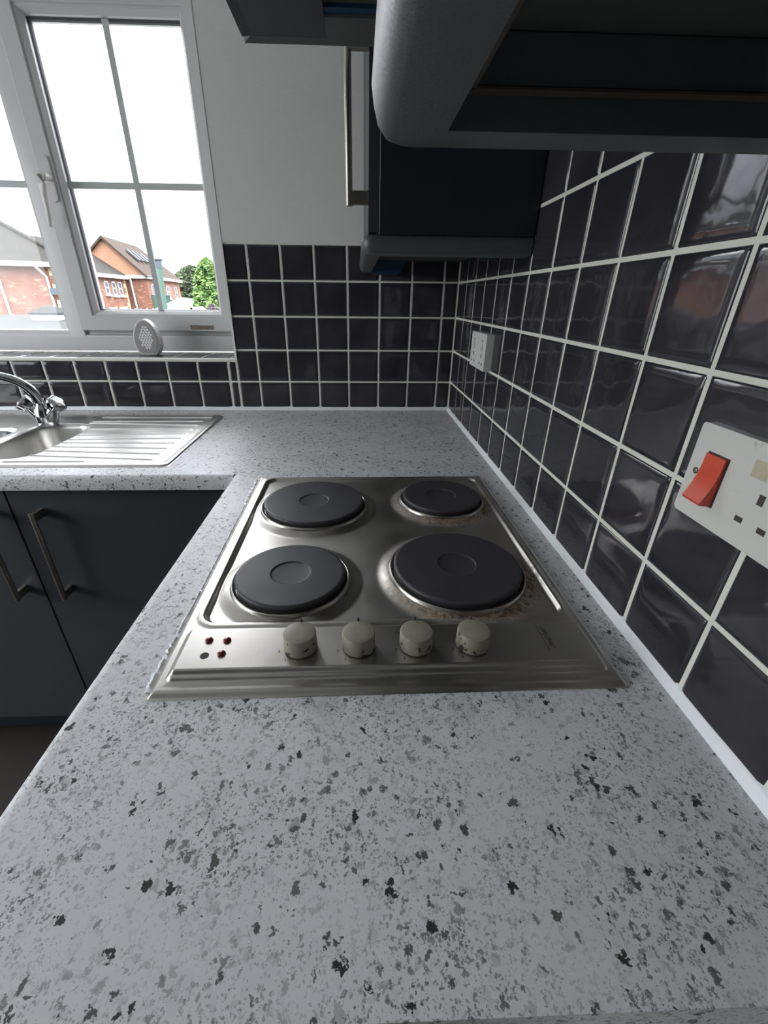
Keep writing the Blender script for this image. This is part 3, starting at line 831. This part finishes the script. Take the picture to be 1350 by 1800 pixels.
b = nb(); box(b, -.2810, -.2762, -1.84, -1.2890, .4428, .4438); box(b, -.2810, -.010, -1.2905, -1.2842, .4428, .4438)
o = obj('chipboard_strip', b, m_brown, nu); o['label'] = 'raw brown chipboard strip'
# blue painted end block of the pelmet against the window wall
b = nb(); extr(b, [(-.285, .4612), (-.285, .4300), (-.278, .4240), (-.205, .4240), (-.195, .4300), (-.180, .4612)], lambda x, z: (x, -.040, z), lambda x, z: (x, -.012, z))
obj('pelmet_end_block', b, m_rawblue, fu)['label'] = 'bright blue painted end block'

# ---------------------------------------------------------------- cooker hood
hd0 = empty('cooker_hood', (0, 0, 0)); tag(hd0, 'dark grey cooker hood with projecting visor between the two wall cabinets', 'cooker hood')
ya, yb = -1.244, -.6365
b = nb(); box(b, -.300, -.008, ya, yb, .716, .90); obj('hood_body', b, m_hood, hd0, bevel=.002)
b = nb()
# perimeter frame of the underside
box(b, -.372, -.010, yb - .078, yb - .004, .700, .716); box(b, -.372, -.010, ya + .004, ya + .078, .700, .716)
box(b, -.060, -.010, ya + .078, yb - .078, .700, .716)
fr = obj('under_frame', b, m_hood2, hd0, bevel=.0015)
b = nb(); box(b, -.372, -.010, yb - .0925, yb - .078, .7035, .716); box(b, -.380, -.372, ya + .01, yb - .092, .7035, .716)
obj('blue_gasket', b, m_rawblue, hd0)['label'] = 'blue gasket strip'
b = nb()
box(b, -.372, -.060, ya + .078, yb - .0925, .708, .716); obj('grease_filter', b, m_filter, hd0)
b = nb()
pts = [(-.3725, .702), (-.482, .702), (-.496, .7005), (-.496, .7045), (-.478, .716), (-.3725, .722)]
extr(b, pts, lambda x, z: (x, ya + .012, z), lambda x, z: (x, yb - .0215, z)); obj('visor', b, m_hood, hd0)
b = nb(); extr(b, [(yb - .0215, .7018), (yb - .005, .6998), (yb - .005, .7130), (yb - .0215, .7130)], lambda y, z: (-.496 + (.012 if y < yb - .01 else 0), y, z), lambda y, z: (-.010, y, z))
obj('front_lip', b, m_hood2, hd0)

# ---------------------------------------------------------------- base cabinets
def base_unit(label, x0, x1, hx, front='y', group='slate blue base cabinets below the window worktop'):
    r = empty('base_cabinet', (0, 0, 0)); tag(r, label, 'cabinet', group)
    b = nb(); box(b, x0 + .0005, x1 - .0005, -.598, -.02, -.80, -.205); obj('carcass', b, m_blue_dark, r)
    b = bx(x0 + .0022, x1 - .0022, -.6195, -.6005, -.800, -.0415); dr = obj('door', b, m_blue, r, bevel=.0045, seg=3)
    handle(dr, hx, -.6195, -.327, -.084, axis='y')
    b = bx(x0 + .0005, x1 - .0005, -.575, -.557, -.898, -.801); obj('plinth', b, m_blue_dark, r)
    return r
base_unit('slate blue base cabinet with handle at its left, below the sink drainer', -1.1425, -.622, -1.073)
base_unit('slate blue base cabinet below the sink bowls, left of the gap between the doors', -1.6600, -1.1435, -1.188)
# units under the hob, fronts facing the room
for k, (y0, y1) in enumerate(((-1.440, -1.052), (-1.050, -.660))):
    r = empty('base_cabinet', (0, 0, 0)); tag(r, ('slate blue base cabinet under the near end of the hob worktop' if k == 0 else 'slate blue base cabinet under the hob next to the inner corner'), 'cabinet', 'slate blue base cabinets under the hob')
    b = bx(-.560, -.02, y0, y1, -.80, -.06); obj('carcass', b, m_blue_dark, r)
    b = bx(-.581, -.562, y0 + .002, y1 - .002, -.80, -.0415); dr = obj('door', b, m_blue, r, bevel=.0045)
    handle(dr, -.581, y0 + .06, -.327, -.084)
    obj('plinth', bx(-.53, -.515, y0, y1, -.898, -.801), m_blue_dark, r)

# ---------------------------------------------------------------- added side window to house the fill lamp (outside the frame)
rw = struct(empty('added_window', (0, 0, 0)))
b = nb(); w_ = .06
box(b, XL - .20, XL - .12, LY0, LY1, LZ0, LZ0 + w_); box(b, XL - .20, XL - .12, LY0, LY1, LZ1 - w_, LZ1)
box(b, XL - .20, XL - .12, LY0, LY0 + w_, LZ0 + w_, LZ1 - w_); box(b, XL - .20, XL - .12, LY1 - w_, LY1, LZ0 + w_, LZ1 - w_)
box(b, XL - .20, XL - .12, -1.33, -1.27, LZ0 + w_, LZ1 - w_)
obj('outer_frame', b, m_upvc, rw)
obj('window_pane', bx(XL - .162, XL - .158, LY0 + w_, LY1 - w_, LZ0 + w_, LZ1 - w_), m_glass, rw)

# ================================================================= outdoors
GZ = -3.8
struct(obj('ground', bx(-90, 60, 4, 160, GZ - .2, GZ), m_ground))
def quad(bm, pts, th=.12, mi=0):
    """a slab from a planar outline, with thickness below it"""
    v = [Vector(p) for p in pts]; n = (v[1] - v[0]).cross(v[2] - v[0]).normalized()
    if n.z < 0: n = -n
    extr(bm, [tuple(p) for p in v], lambda x, y, z: (x, y, z), lambda x, y, z: tuple(Vector((x, y, z)) - n * th))
def wallbox(bm, A, B, th, z0, z1):
    """upright slab from A to B, body behind the line (left normal side)"""
    A, B = Vector(A), Vector(B); d = (B - A).normalized(); n = Vector((-d.y, d.x)) * th
    extr(bm, [tuple(A), tuple(B), tuple(B + n), tuple(A + n)], lambda x, y: (x, y, z0), lambda x, y: (x, y, z1))
def on_wall(bm, A, B, t0, t1, z0, z1, out, depth):
    A, B = Vector(A), Vector(B); d = (B - A); L = d.length; d = d / L; n = Vector((-d.y, d.x))
    p, q = A + d * t0, A + d * t1
    extr(bm, [tuple(p - n * out), tuple(q - n * out), tuple(q - n * out + n * depth), tuple(p - n * out + n * depth)], lambda x, y: (x, y, z0), lambda x, y: (x, y, z1))
def far_window(parent, A, B, t, w, z0, z1, bars=1, sill=True):
    f = nb(); o_ = .05; e_ = .10
    on_wall(f, A, B, t - w / 2, t + w / 2, z1 - e_, z1, o_, .1); on_wall(f, A, B, t - w / 2, t + w / 2, z0, z0 + e_, o_, .1)
    on_wall(f, A, B, t - w / 2, t - w / 2 + e_, z0, z1, o_, .1); on_wall(f, A, B, t + w / 2 - e_, t + w / 2, z0, z1, o_, .1)
    on_wall(f, A, B, t - w / 2, t + w / 2, (z0 + z1) / 2 - .05, (z0 + z1) / 2 + .05, o_, .1)
    for k in range(bars): c = t - w / 2 + w * (k + 1) / (bars + 1); on_wall(f, A, B, c - .03, c + .03, z0, z1, o_, .1)
    if sill: on_wall(f, A, B, t - w / 2 - .1, t + w / 2 + .1, z0 - .14, z0, .14, .2)
    fo = obj('window', f, m_owhite, parent)
    g_ = nb(); on_wall(g_, A, B, t - w / 2 + .05, t + w / 2 - .05, z0 + .05, z1 - .05, .02, .05); obj('pane', g_, m_oglass, fo)
    return fo
def pipe(parent, pts, r=.07):
    b = nb(); tube(b, pts, r, 10); return obj('downpipe', b, m_owhite, parent, smooth=True, angle=.9)

# --- near block on the left
bA = empty('brick_building', (0, 0, 0)); tag(bA, 'red brick building with hipped grey roof, seen through the left-hand fixed window pane', 'building')
F0, F1 = Vector((-26.0, 19.1)), Vector((-15.55, 24.75)); d = (F1 - F0).normalized(); nn = Vector((-d.y, d.x)); DP = 7.5
ZE = 1.72
b = nb(); extr(b, [tuple(F0), tuple(F1), tuple(F1 + nn * DP), tuple(F0 + nn * DP)], lambda x, y: (x, y, GZ), lambda x, y: (x, y, ZE)); obj('wall', b, m_brick, bA)
def p3(v, z): return (v.x, v.y, z)
o_ = .4; a0, a1, a2, a3 = F0 - d * o_ - nn * o_, F1 + d * o_ - nn * o_, F1 + d * o_ + nn * (DP + o_), F0 - d * o_ + nn * (DP + o_)
r0, r1 = (F0 + d * 3.9 + nn * DP / 2), (F1 - d * 3.6 + nn * DP / 2); ZR = 4.35
b = nb()
vv = [b.verts.new(p3(a, ZE + .05)) for a in (a0, a1, a2, a3)] + [b.verts.new(p3(r0, ZR)), b.verts.new(p3(r1, ZR))]
for f in ((0, 1, 5, 4), (1, 2, 5), (2, 3, 4, 5), (3, 0, 4), (0, 3, 2, 1)): b.faces.new([vv[i] for i in f])
rfA = obj('roof', b, m_roof_g, bA)
b = nb(); tube(b, [p3(a1, ZE + .1), p3(r1, ZR + .05)], .10, 8); tube(b, [p3(r0, ZR + .05), p3(r1, ZR + .05)], .10, 8); obj('ridge_tiles', b, m_roof_g, rfA)
b = nb(); wallbox(b, p3(a0, 0)[:2], p3(a1, 0)[:2], .15, ZE - .12, ZE + .10); wallbox(b, p3(a1, 0)[:2], p3(a2, 0)[:2], .15, ZE - .12, ZE + .10); obj('gutter', b, m_owhite, bA)
L = (F1 - F0).length
b = nb()
for k in range(15):
    w_ = .85 if k % 2 else .50; z0 = GZ + .2 + k * .37
    if z0 + .33 < ZE - .15: on_wall(b, F0, F1, L - w_, L, z0, z0 + .36, .04, .1)
obj('quoins', b, m_stone, bA)
for t_ in (L - 3.35, L - 1.35):
    A_ = F0 + d * t_; q0 = A_ - nn * .42; q1 = A_ - nn * .10
    pipe(bA, [p3(q0, ZE), p3(q0 + d * .05, ZE - .15), p3(q1 + d * .35, ZE - .55), p3(q1 + d * .36, -3.6)], .06)
b = nb(); A_ = F0 + d * (L - .85) - nn * .25; box(b, A_.x - .12, A_.x + .12, A_.y - .12, A_.y + .12, .35, .65); obj('wall_lantern', b, m_oglass, bA, bevel=.04)
# skylight on the roof
b = nb(); mid = F1 - d * 3.3
def onroofA(s_, up): # s_ along front from corner, up 0..1
    lo = F1 - d * s_ - nn * o_; hi = F1 - d * s_ + nn * DP / 2; return Vector((lo.x + (hi.x - lo.x) * up, lo.y + (hi.y - lo.y) * up, ZE + .05 + (ZR - ZE - .05) * up))
quad(b, [onroofA(4.2, .5) + Vector((0, 0, .15)), onroofA(3.4, .5) + Vector((0, 0, .15)), onroofA(3.4, .72) + Vector((0, 0, .15)), onroofA(4.2, .72) + Vector((0, 0, .15))], .1)
obj('skylight', b, m_owhite, rfA)

# --- middle wing with three tall windows
bB = empty('brick_building', (0, 0, 0)); tag(bB, 'red brick wing with three tall white sash windows, behind the opening window pane', 'building')
B0, B1 = Vector((-19.55, 32.0)), Vector((-20.1, 40.45)); ZB = 1.68
BB = [tuple(B0), tuple(B1), (-27, 40.45), (-27, 32.0)]
b = nb(); extr(b, BB, lambda x, y: (x, y, GZ), lambda x, y: (x, y, ZB)); obj('wall', b, m_brick, bB)
b = nb(); vv = [b.verts.new(p) for p in ((-19.2, 31.6, ZB + .05), (-19.75, 40.5, ZB + .05), (-23.3, 40.5, 4.0), (-23.0, 34.5, 4.0), (-27.3, 31.6, ZB + .05), (-27.3, 40.5, ZB + .05))]
for f in ((0, 1, 2, 3), (0, 3, 4), (4, 3, 2, 5), (0, 4, 5, 1), (1, 5, 2)): b.faces.new([vv[i] for i in f])
obj('roof', b, m_roof_g, bB)
LB = (B1 - B0).length
b = nb(); wallbox(b, (-19.20, 31.6), (-19.72, 40.45), .3, ZB - .14, ZB + .12); obj('gutter', b, m_owhite, bB)
for t_, z0 in ((4.75, .40), (6.05, .33), (7.2, .33)): far_window(bB, B0, B1, t_, .72, z0, 1.32, 0)
for t_ in (4.9, 7.0): far_window(bB, B0, B1, t_, 1.2, -2.0, -.80, 2, False)
b = nb()
for t_ in (4.9, 7.0): on_wall(b, B0, B1, t_ - .8, t_ + .8, -.80, -.52, .06, .1)
obj('stone_lintel', b, m_stone, bB)
b = nb()
for k in range(15):
    w_ = .5 if k % 2 else .28; on_wall(b, B0, B1, LB - w_, LB, GZ + k * .36, GZ + k * .36 + .34, .04, .1)
obj('quoins', b, m_stone, bB)
pipe(bB, [(-19.45, 33.8, ZB), (-19.62, 33.9, -3.6)], .09)
b = nb(); lathe(b, [(.12, 2.0), (.12, 3.0), (.16, 3.05), (.16, 3.15)], 12, -19.9, 34.6); obj('vent_pipe', b, m_owhite, bB)

# --- far wing with tile-hung gable
bC = empty('brick_building', (0, 0, 0)); tag(bC, 'brick building with orange tile-hung gable and brown roof, behind the opening window pane', 'building')
C0, C1 = Vector((-24.0, 40.5)), Vector((-18.65, 41.3)); C2 = Vector((-20.35, 53.6)); C3 = Vector((-26.5, 53.0)); ZG = 1.86
b = nb(); extr(b, [tuple(v) for v in (C0, C1, C2, C3)], lambda x, y: (x, y, GZ), lambda x, y: (x, y, ZG)); obj('wall', b, m_brick, bC)
apex = Vector((-21.25, 40.85, 4.55))
b = nb(); extr(b, [(-24.1, 40.5, ZG), (-18.5, 41.2, ZG), tuple(apex)], lambda x, y, z: (x, y - .1, z), lambda x, y, z: (x, y + .3, z)); obj('gable', b, m_hung, bC)
rk = Vector((-22.65, 50.0, 4.75))
b = nb()
quad(b, [(-18.25, 40.7, ZG - .05), (-20.1, 54.2, ZG - .05), tuple(rk), tuple(apex + Vector((0, -.4, .12)))], .15)
quad(b, [(-20.1, 54.2, ZG - .05), (-26.9, 54.0, ZG - .05), tuple(rk)], .15)
quad(b, [(-24.6, 40.2, ZG - .05), (-26.9, 54.0, ZG - .05), tuple(rk), tuple(apex + Vector((0, -.4, .12)))], .15)
rfC = obj('roof', b, m_roof_b, bC)
for k in range(4):
    b = nb(); p0 = Vector((-18.25, 40.7, ZG)); e1 = (Vector((-20.1, 54.2, ZG)) - p0).normalized(); upv = (apex - p0); upv = (upv - e1 * upv.dot(e1)).normalized()
    nrm = upv.cross(e1).normalized(); nrm = nrm if nrm.z > 0 else -nrm
    s0 = 2.6 + k * 1.25
    pts = [p0 + e1 * a + upv * c + nrm * .22 for a, c in ((s0, 1.7), (s0 + .62, 1.7), (s0 + .62, 2.9), (s0, 2.9))]
    quad(b, pts, .12); obj('skylight', b, m_conserv, rfC)
b = nb(); wallbox(b, tuple(C0 - Vector((0, .25))), tuple(C1 + Vector((.3, -.3))), .3, ZG - .22, ZG + .02)
wallbox(b, tuple(C1 + Vector((.32, -.3))), tuple(C2 + Vector((.3, .3))), .3, ZG - .22, ZG + .02); obj('gutter', b, m_owhite, bC)
pipe(bC, [(-19.75, 40.75, ZG), (-19.72, 40.95, -3.6)], .08)
far_window(bC, C1, C2, 1.9, 1.5, -.55, 1.25, 1, False)
far_window(bC, C1, C2, 6.9, 1.3, .1, 1.2, 1); far_window(bC, C1, C2, 10.2, 1.0, .1, 1.2, 0)
b = nb()
for k in range(15): on_wall(b, C1, C2, .7 + k * .17, .74 + k * .17, -.75, .35, .9, .04)
for z in (-.75, .33): on_wall(b, C1, C2, .6, 3.3, z, z + .06, .92, .08)
on_wall(b, C1, C2, .6, 3.3, -.85, -.75, .92, .92)
for t_ in (.6, 3.26): on_wall(b, C1, C2, t_, t_ + .04, -.75, .38, .92, .92)
obj('balcony', b, m_green, bC)
b = nb(); quad(b, [(-20.3, 39.0, -1.55), (-17.6, 39.4, -1.55), (-17.9, 41.0, -.75), (-20.3, 40.5, -.75)], .06)
obj('glass_canopy', b, m_oglass, bC)
b = nb()
for k in range(6):
    f = k / 5; tube(b, [(-20.3 + 2.7 * f, 39.0 + .4 * f, -1.5), (-20.3 + 2.4 * f, 40.5 + .5 * f, -.7)], .05, 6)
tube(b, [(-20.3, 39.0, -1.5), (-17.6, 39.4, -1.5)], .06, 6); obj('canopy_frame', b, m_owhite, bC)

# --- conservatory, yellow outbuilding, flat roof with cowls, flue
cs = empty('conservatory', (0, 0, 0)); tag(cs, 'white conservatory with pale sloping roof at the end of the brick building', 'conservatory')
b = nb(); box(b, -13.6, -10.6, 30.5, 35, GZ, -.55); obj('wall', b, m_yellowst, cs)
b = nb(); quad(b, [(-13.9, 30.2, -.5), (-10.4, 30.2, -.95), (-11.2, 36, .0), (-14.0, 36, .25)], .12); quad(b, [(-10.4, 30.2, -.95), (-9.4, 33, -.95), (-11.2, 36, .0)], .12); obj('roof', b, m_conserv, cs)
b = nb(); box(b, -12.6, -11.2, 30.38, 30.5, -1.45, -1.1); obj('window', b, m_oglass, cs)
ob = empty('outbuilding', (0, 0, 0)); tag(ob, 'small yellow rendered outbuilding beside the conservatory, below the trees', 'building')
b = nb(); box(b, -8.8, -7.75, 21.5, 22.9, GZ, -.70); obj('wall', b, m_yellowst, ob)
b = nb(); quad(b, [(-8.95, 21.3, -.72), (-8.25, 21.3, -.12), (-8.25, 23.0, -.12), (-8.95, 23.0, -.72)], .10); quad(b, [(-7.55, 21.3, -.72), (-8.25, 21.3, -.12), (-8.25, 23.0, -.12), (-7.55, 23.0, -.72)], .10); obj('roof', b, m_stone, ob)

fl = nb(); tube(fl, [(-6.64, 14, GZ), (-6.58, 14, -.3), (-6.50, 14, 1.12)], .082, 16)
flo = empty('flue_pipe', (0, 0, 0)); tag(flo, 'tall green metal flue pipe with dark cowl, rising in front of the brick buildings', 'flue')
obj('pipe', fl, m_green, flo, smooth=True, angle=.9)
b = nb(); lathe(b, [(.085, 1.10), (.095, 1.14), (.095, 1.30), (.135, 1.34), (.135, 1.37), (.05, 1.40)], 16, -6.495, 14); obj('cowl', b, m_oglass, flo, smooth=True, angle=.6)

fr_ = empty('flat_roof_extension', (0, 0, 0)); tag(fr_, 'grey lead flat roof just outside the left window pane', 'roof')
b = nb(); box(b, -12.5, -6.2, 9.0, 15.5, GZ, -.62); obj('wall', b, m_owhite, fr_)
b = nb(); quad(b, [(-12.8, 8.7, -.58), (-6.0, 8.7, -.58), (-6.0, 15.6, -.30), (-12.8, 15.6, -.30)], .2); obj('lead_roof', b, m_lead, fr_)
b = nb(); box(b, -12.8, -5.95, 8.62, 8.72, -.80, -.55); tube(b, [(-12.8, 8.9, -.50), (-9.6, 9.6, -.40), (-6.1, 9.1, -.50)], .05, 8); obj('fascia', b, m_owhite, fr_)
def cowlroof(x, y, s, lab):
    e_ = empty('roof_lantern', (x, y, -.36)); tag(e_, lab, 'roof lantern', 'roof lanterns on the flat roof')
    b = nb(); box(b, -s, s, -s, s, -.02, .16); obj('curb', b, m_owhite, e_)
    b = nb(); lathe(b, [(s * 1.55, .16), (s * 1.50, .20), (s * .5, .36), (s * .15, .40)], 4); o = obj('pyramid_top', b, m_lead, e_); o.rotation_euler = (0, 0, RAD(45))
cowlroof(-10.2, 14.0, .42, 'grey pyramid roof lantern on the flat roof, left one of the two')
cowlroof(-8.75, 14.2, .42, 'grey pyramid roof lantern on the flat roof, right one beside the quoined corner')

def tree(name, x, y, z0, h, rx, m, label, nl, ls, shape='cone', seed=1, group=None):
    e_ = empty(name, (x, y, GZ)); tag(e_, label, 'tree' if 'tree' in name else 'shrub', group)
    rr = random.Random(seed); b = nb()
    tube(b, [(0, 0, 0), (0, 0, (z0 - GZ) + h * .5)], [.18, .06], 8); obj('trunk', b, m_bark, e_, smooth=True)
    b = nb(); base = z0 - GZ
    for i in range(nl):
        f = rr.random()
        prof = (math.sin(math.pi * min(1, .12 + f * .88)) ** .6 if shape == 'round' else (min(1, (f + .1) * 4) * (1 - f ** 2.2) ** .6))
        a = rr.uniform(0, 2 * math.pi); r = rx * prof * math.sqrt(rr.uniform(.35, 1)) * (1 + .22 * mnoise.noise(Vector((math.cos(a) * 2, f * 6, math.sin(a) * 2 + seed))))
        p = Vector((r * math.cos(a), r * math.sin(a), base + f * h))
        s = ls * rr.uniform(.6, 1.3); q = Matrix.Rotation(rr.uniform(0, 6.28), 3, 'Z') @ Matrix.Rotation(rr.uniform(.2, 1.4), 3, 'X')
        vs = [b.verts.new(p + q @ Vector(v) * s) for v in ((-.5, 0, 0), (0, -.28, .12), (.5, 0, 0), (0, .28, .12))]; b.faces.new(vs)
    obj('foliage', b, m, e_)
tree('conifer_tree', -9.45, 28.6, -1.5, 3.85, 1.12, m_leaf1, 'tall bright green columnar conifer at the right edge of the window', 5200, .30, 'cone', 1)
tree('bushy_tree', -8.25, 26.3, -2.0, 2.6, .95, m_leaf1, 'bright green bushy shrub tree in front of the tall conifer', 3600, .26, 'round', 2)
tree('leafy_tree', -13.5, 43.5, -1.2, 2.9, 1.7, m_leaf2, 'mid green rounded tree between the brick building and the conifer', 4200, .34, 'round', 3)
tree('leafy_tree', -21.6, 62.0, -.8, 4.5, 2.4, m_leaf3, 'dark green spreading tree behind the far end of the brown roof', 4200, .5, 'round', 4)
tree('purple_shrub', -8.05, 23.9, -1.6, 1.55, .50, m_leaf4, 'dark purple shrub below the conifer', 2000, .2, 'round', 5)
tree('hedge_shrub', -13.2, 39.5, -1.4, 1.75, 1.5, m_leaf4, 'reddish purple hedge behind the conservatory', 2600, .3, 'round', 6)
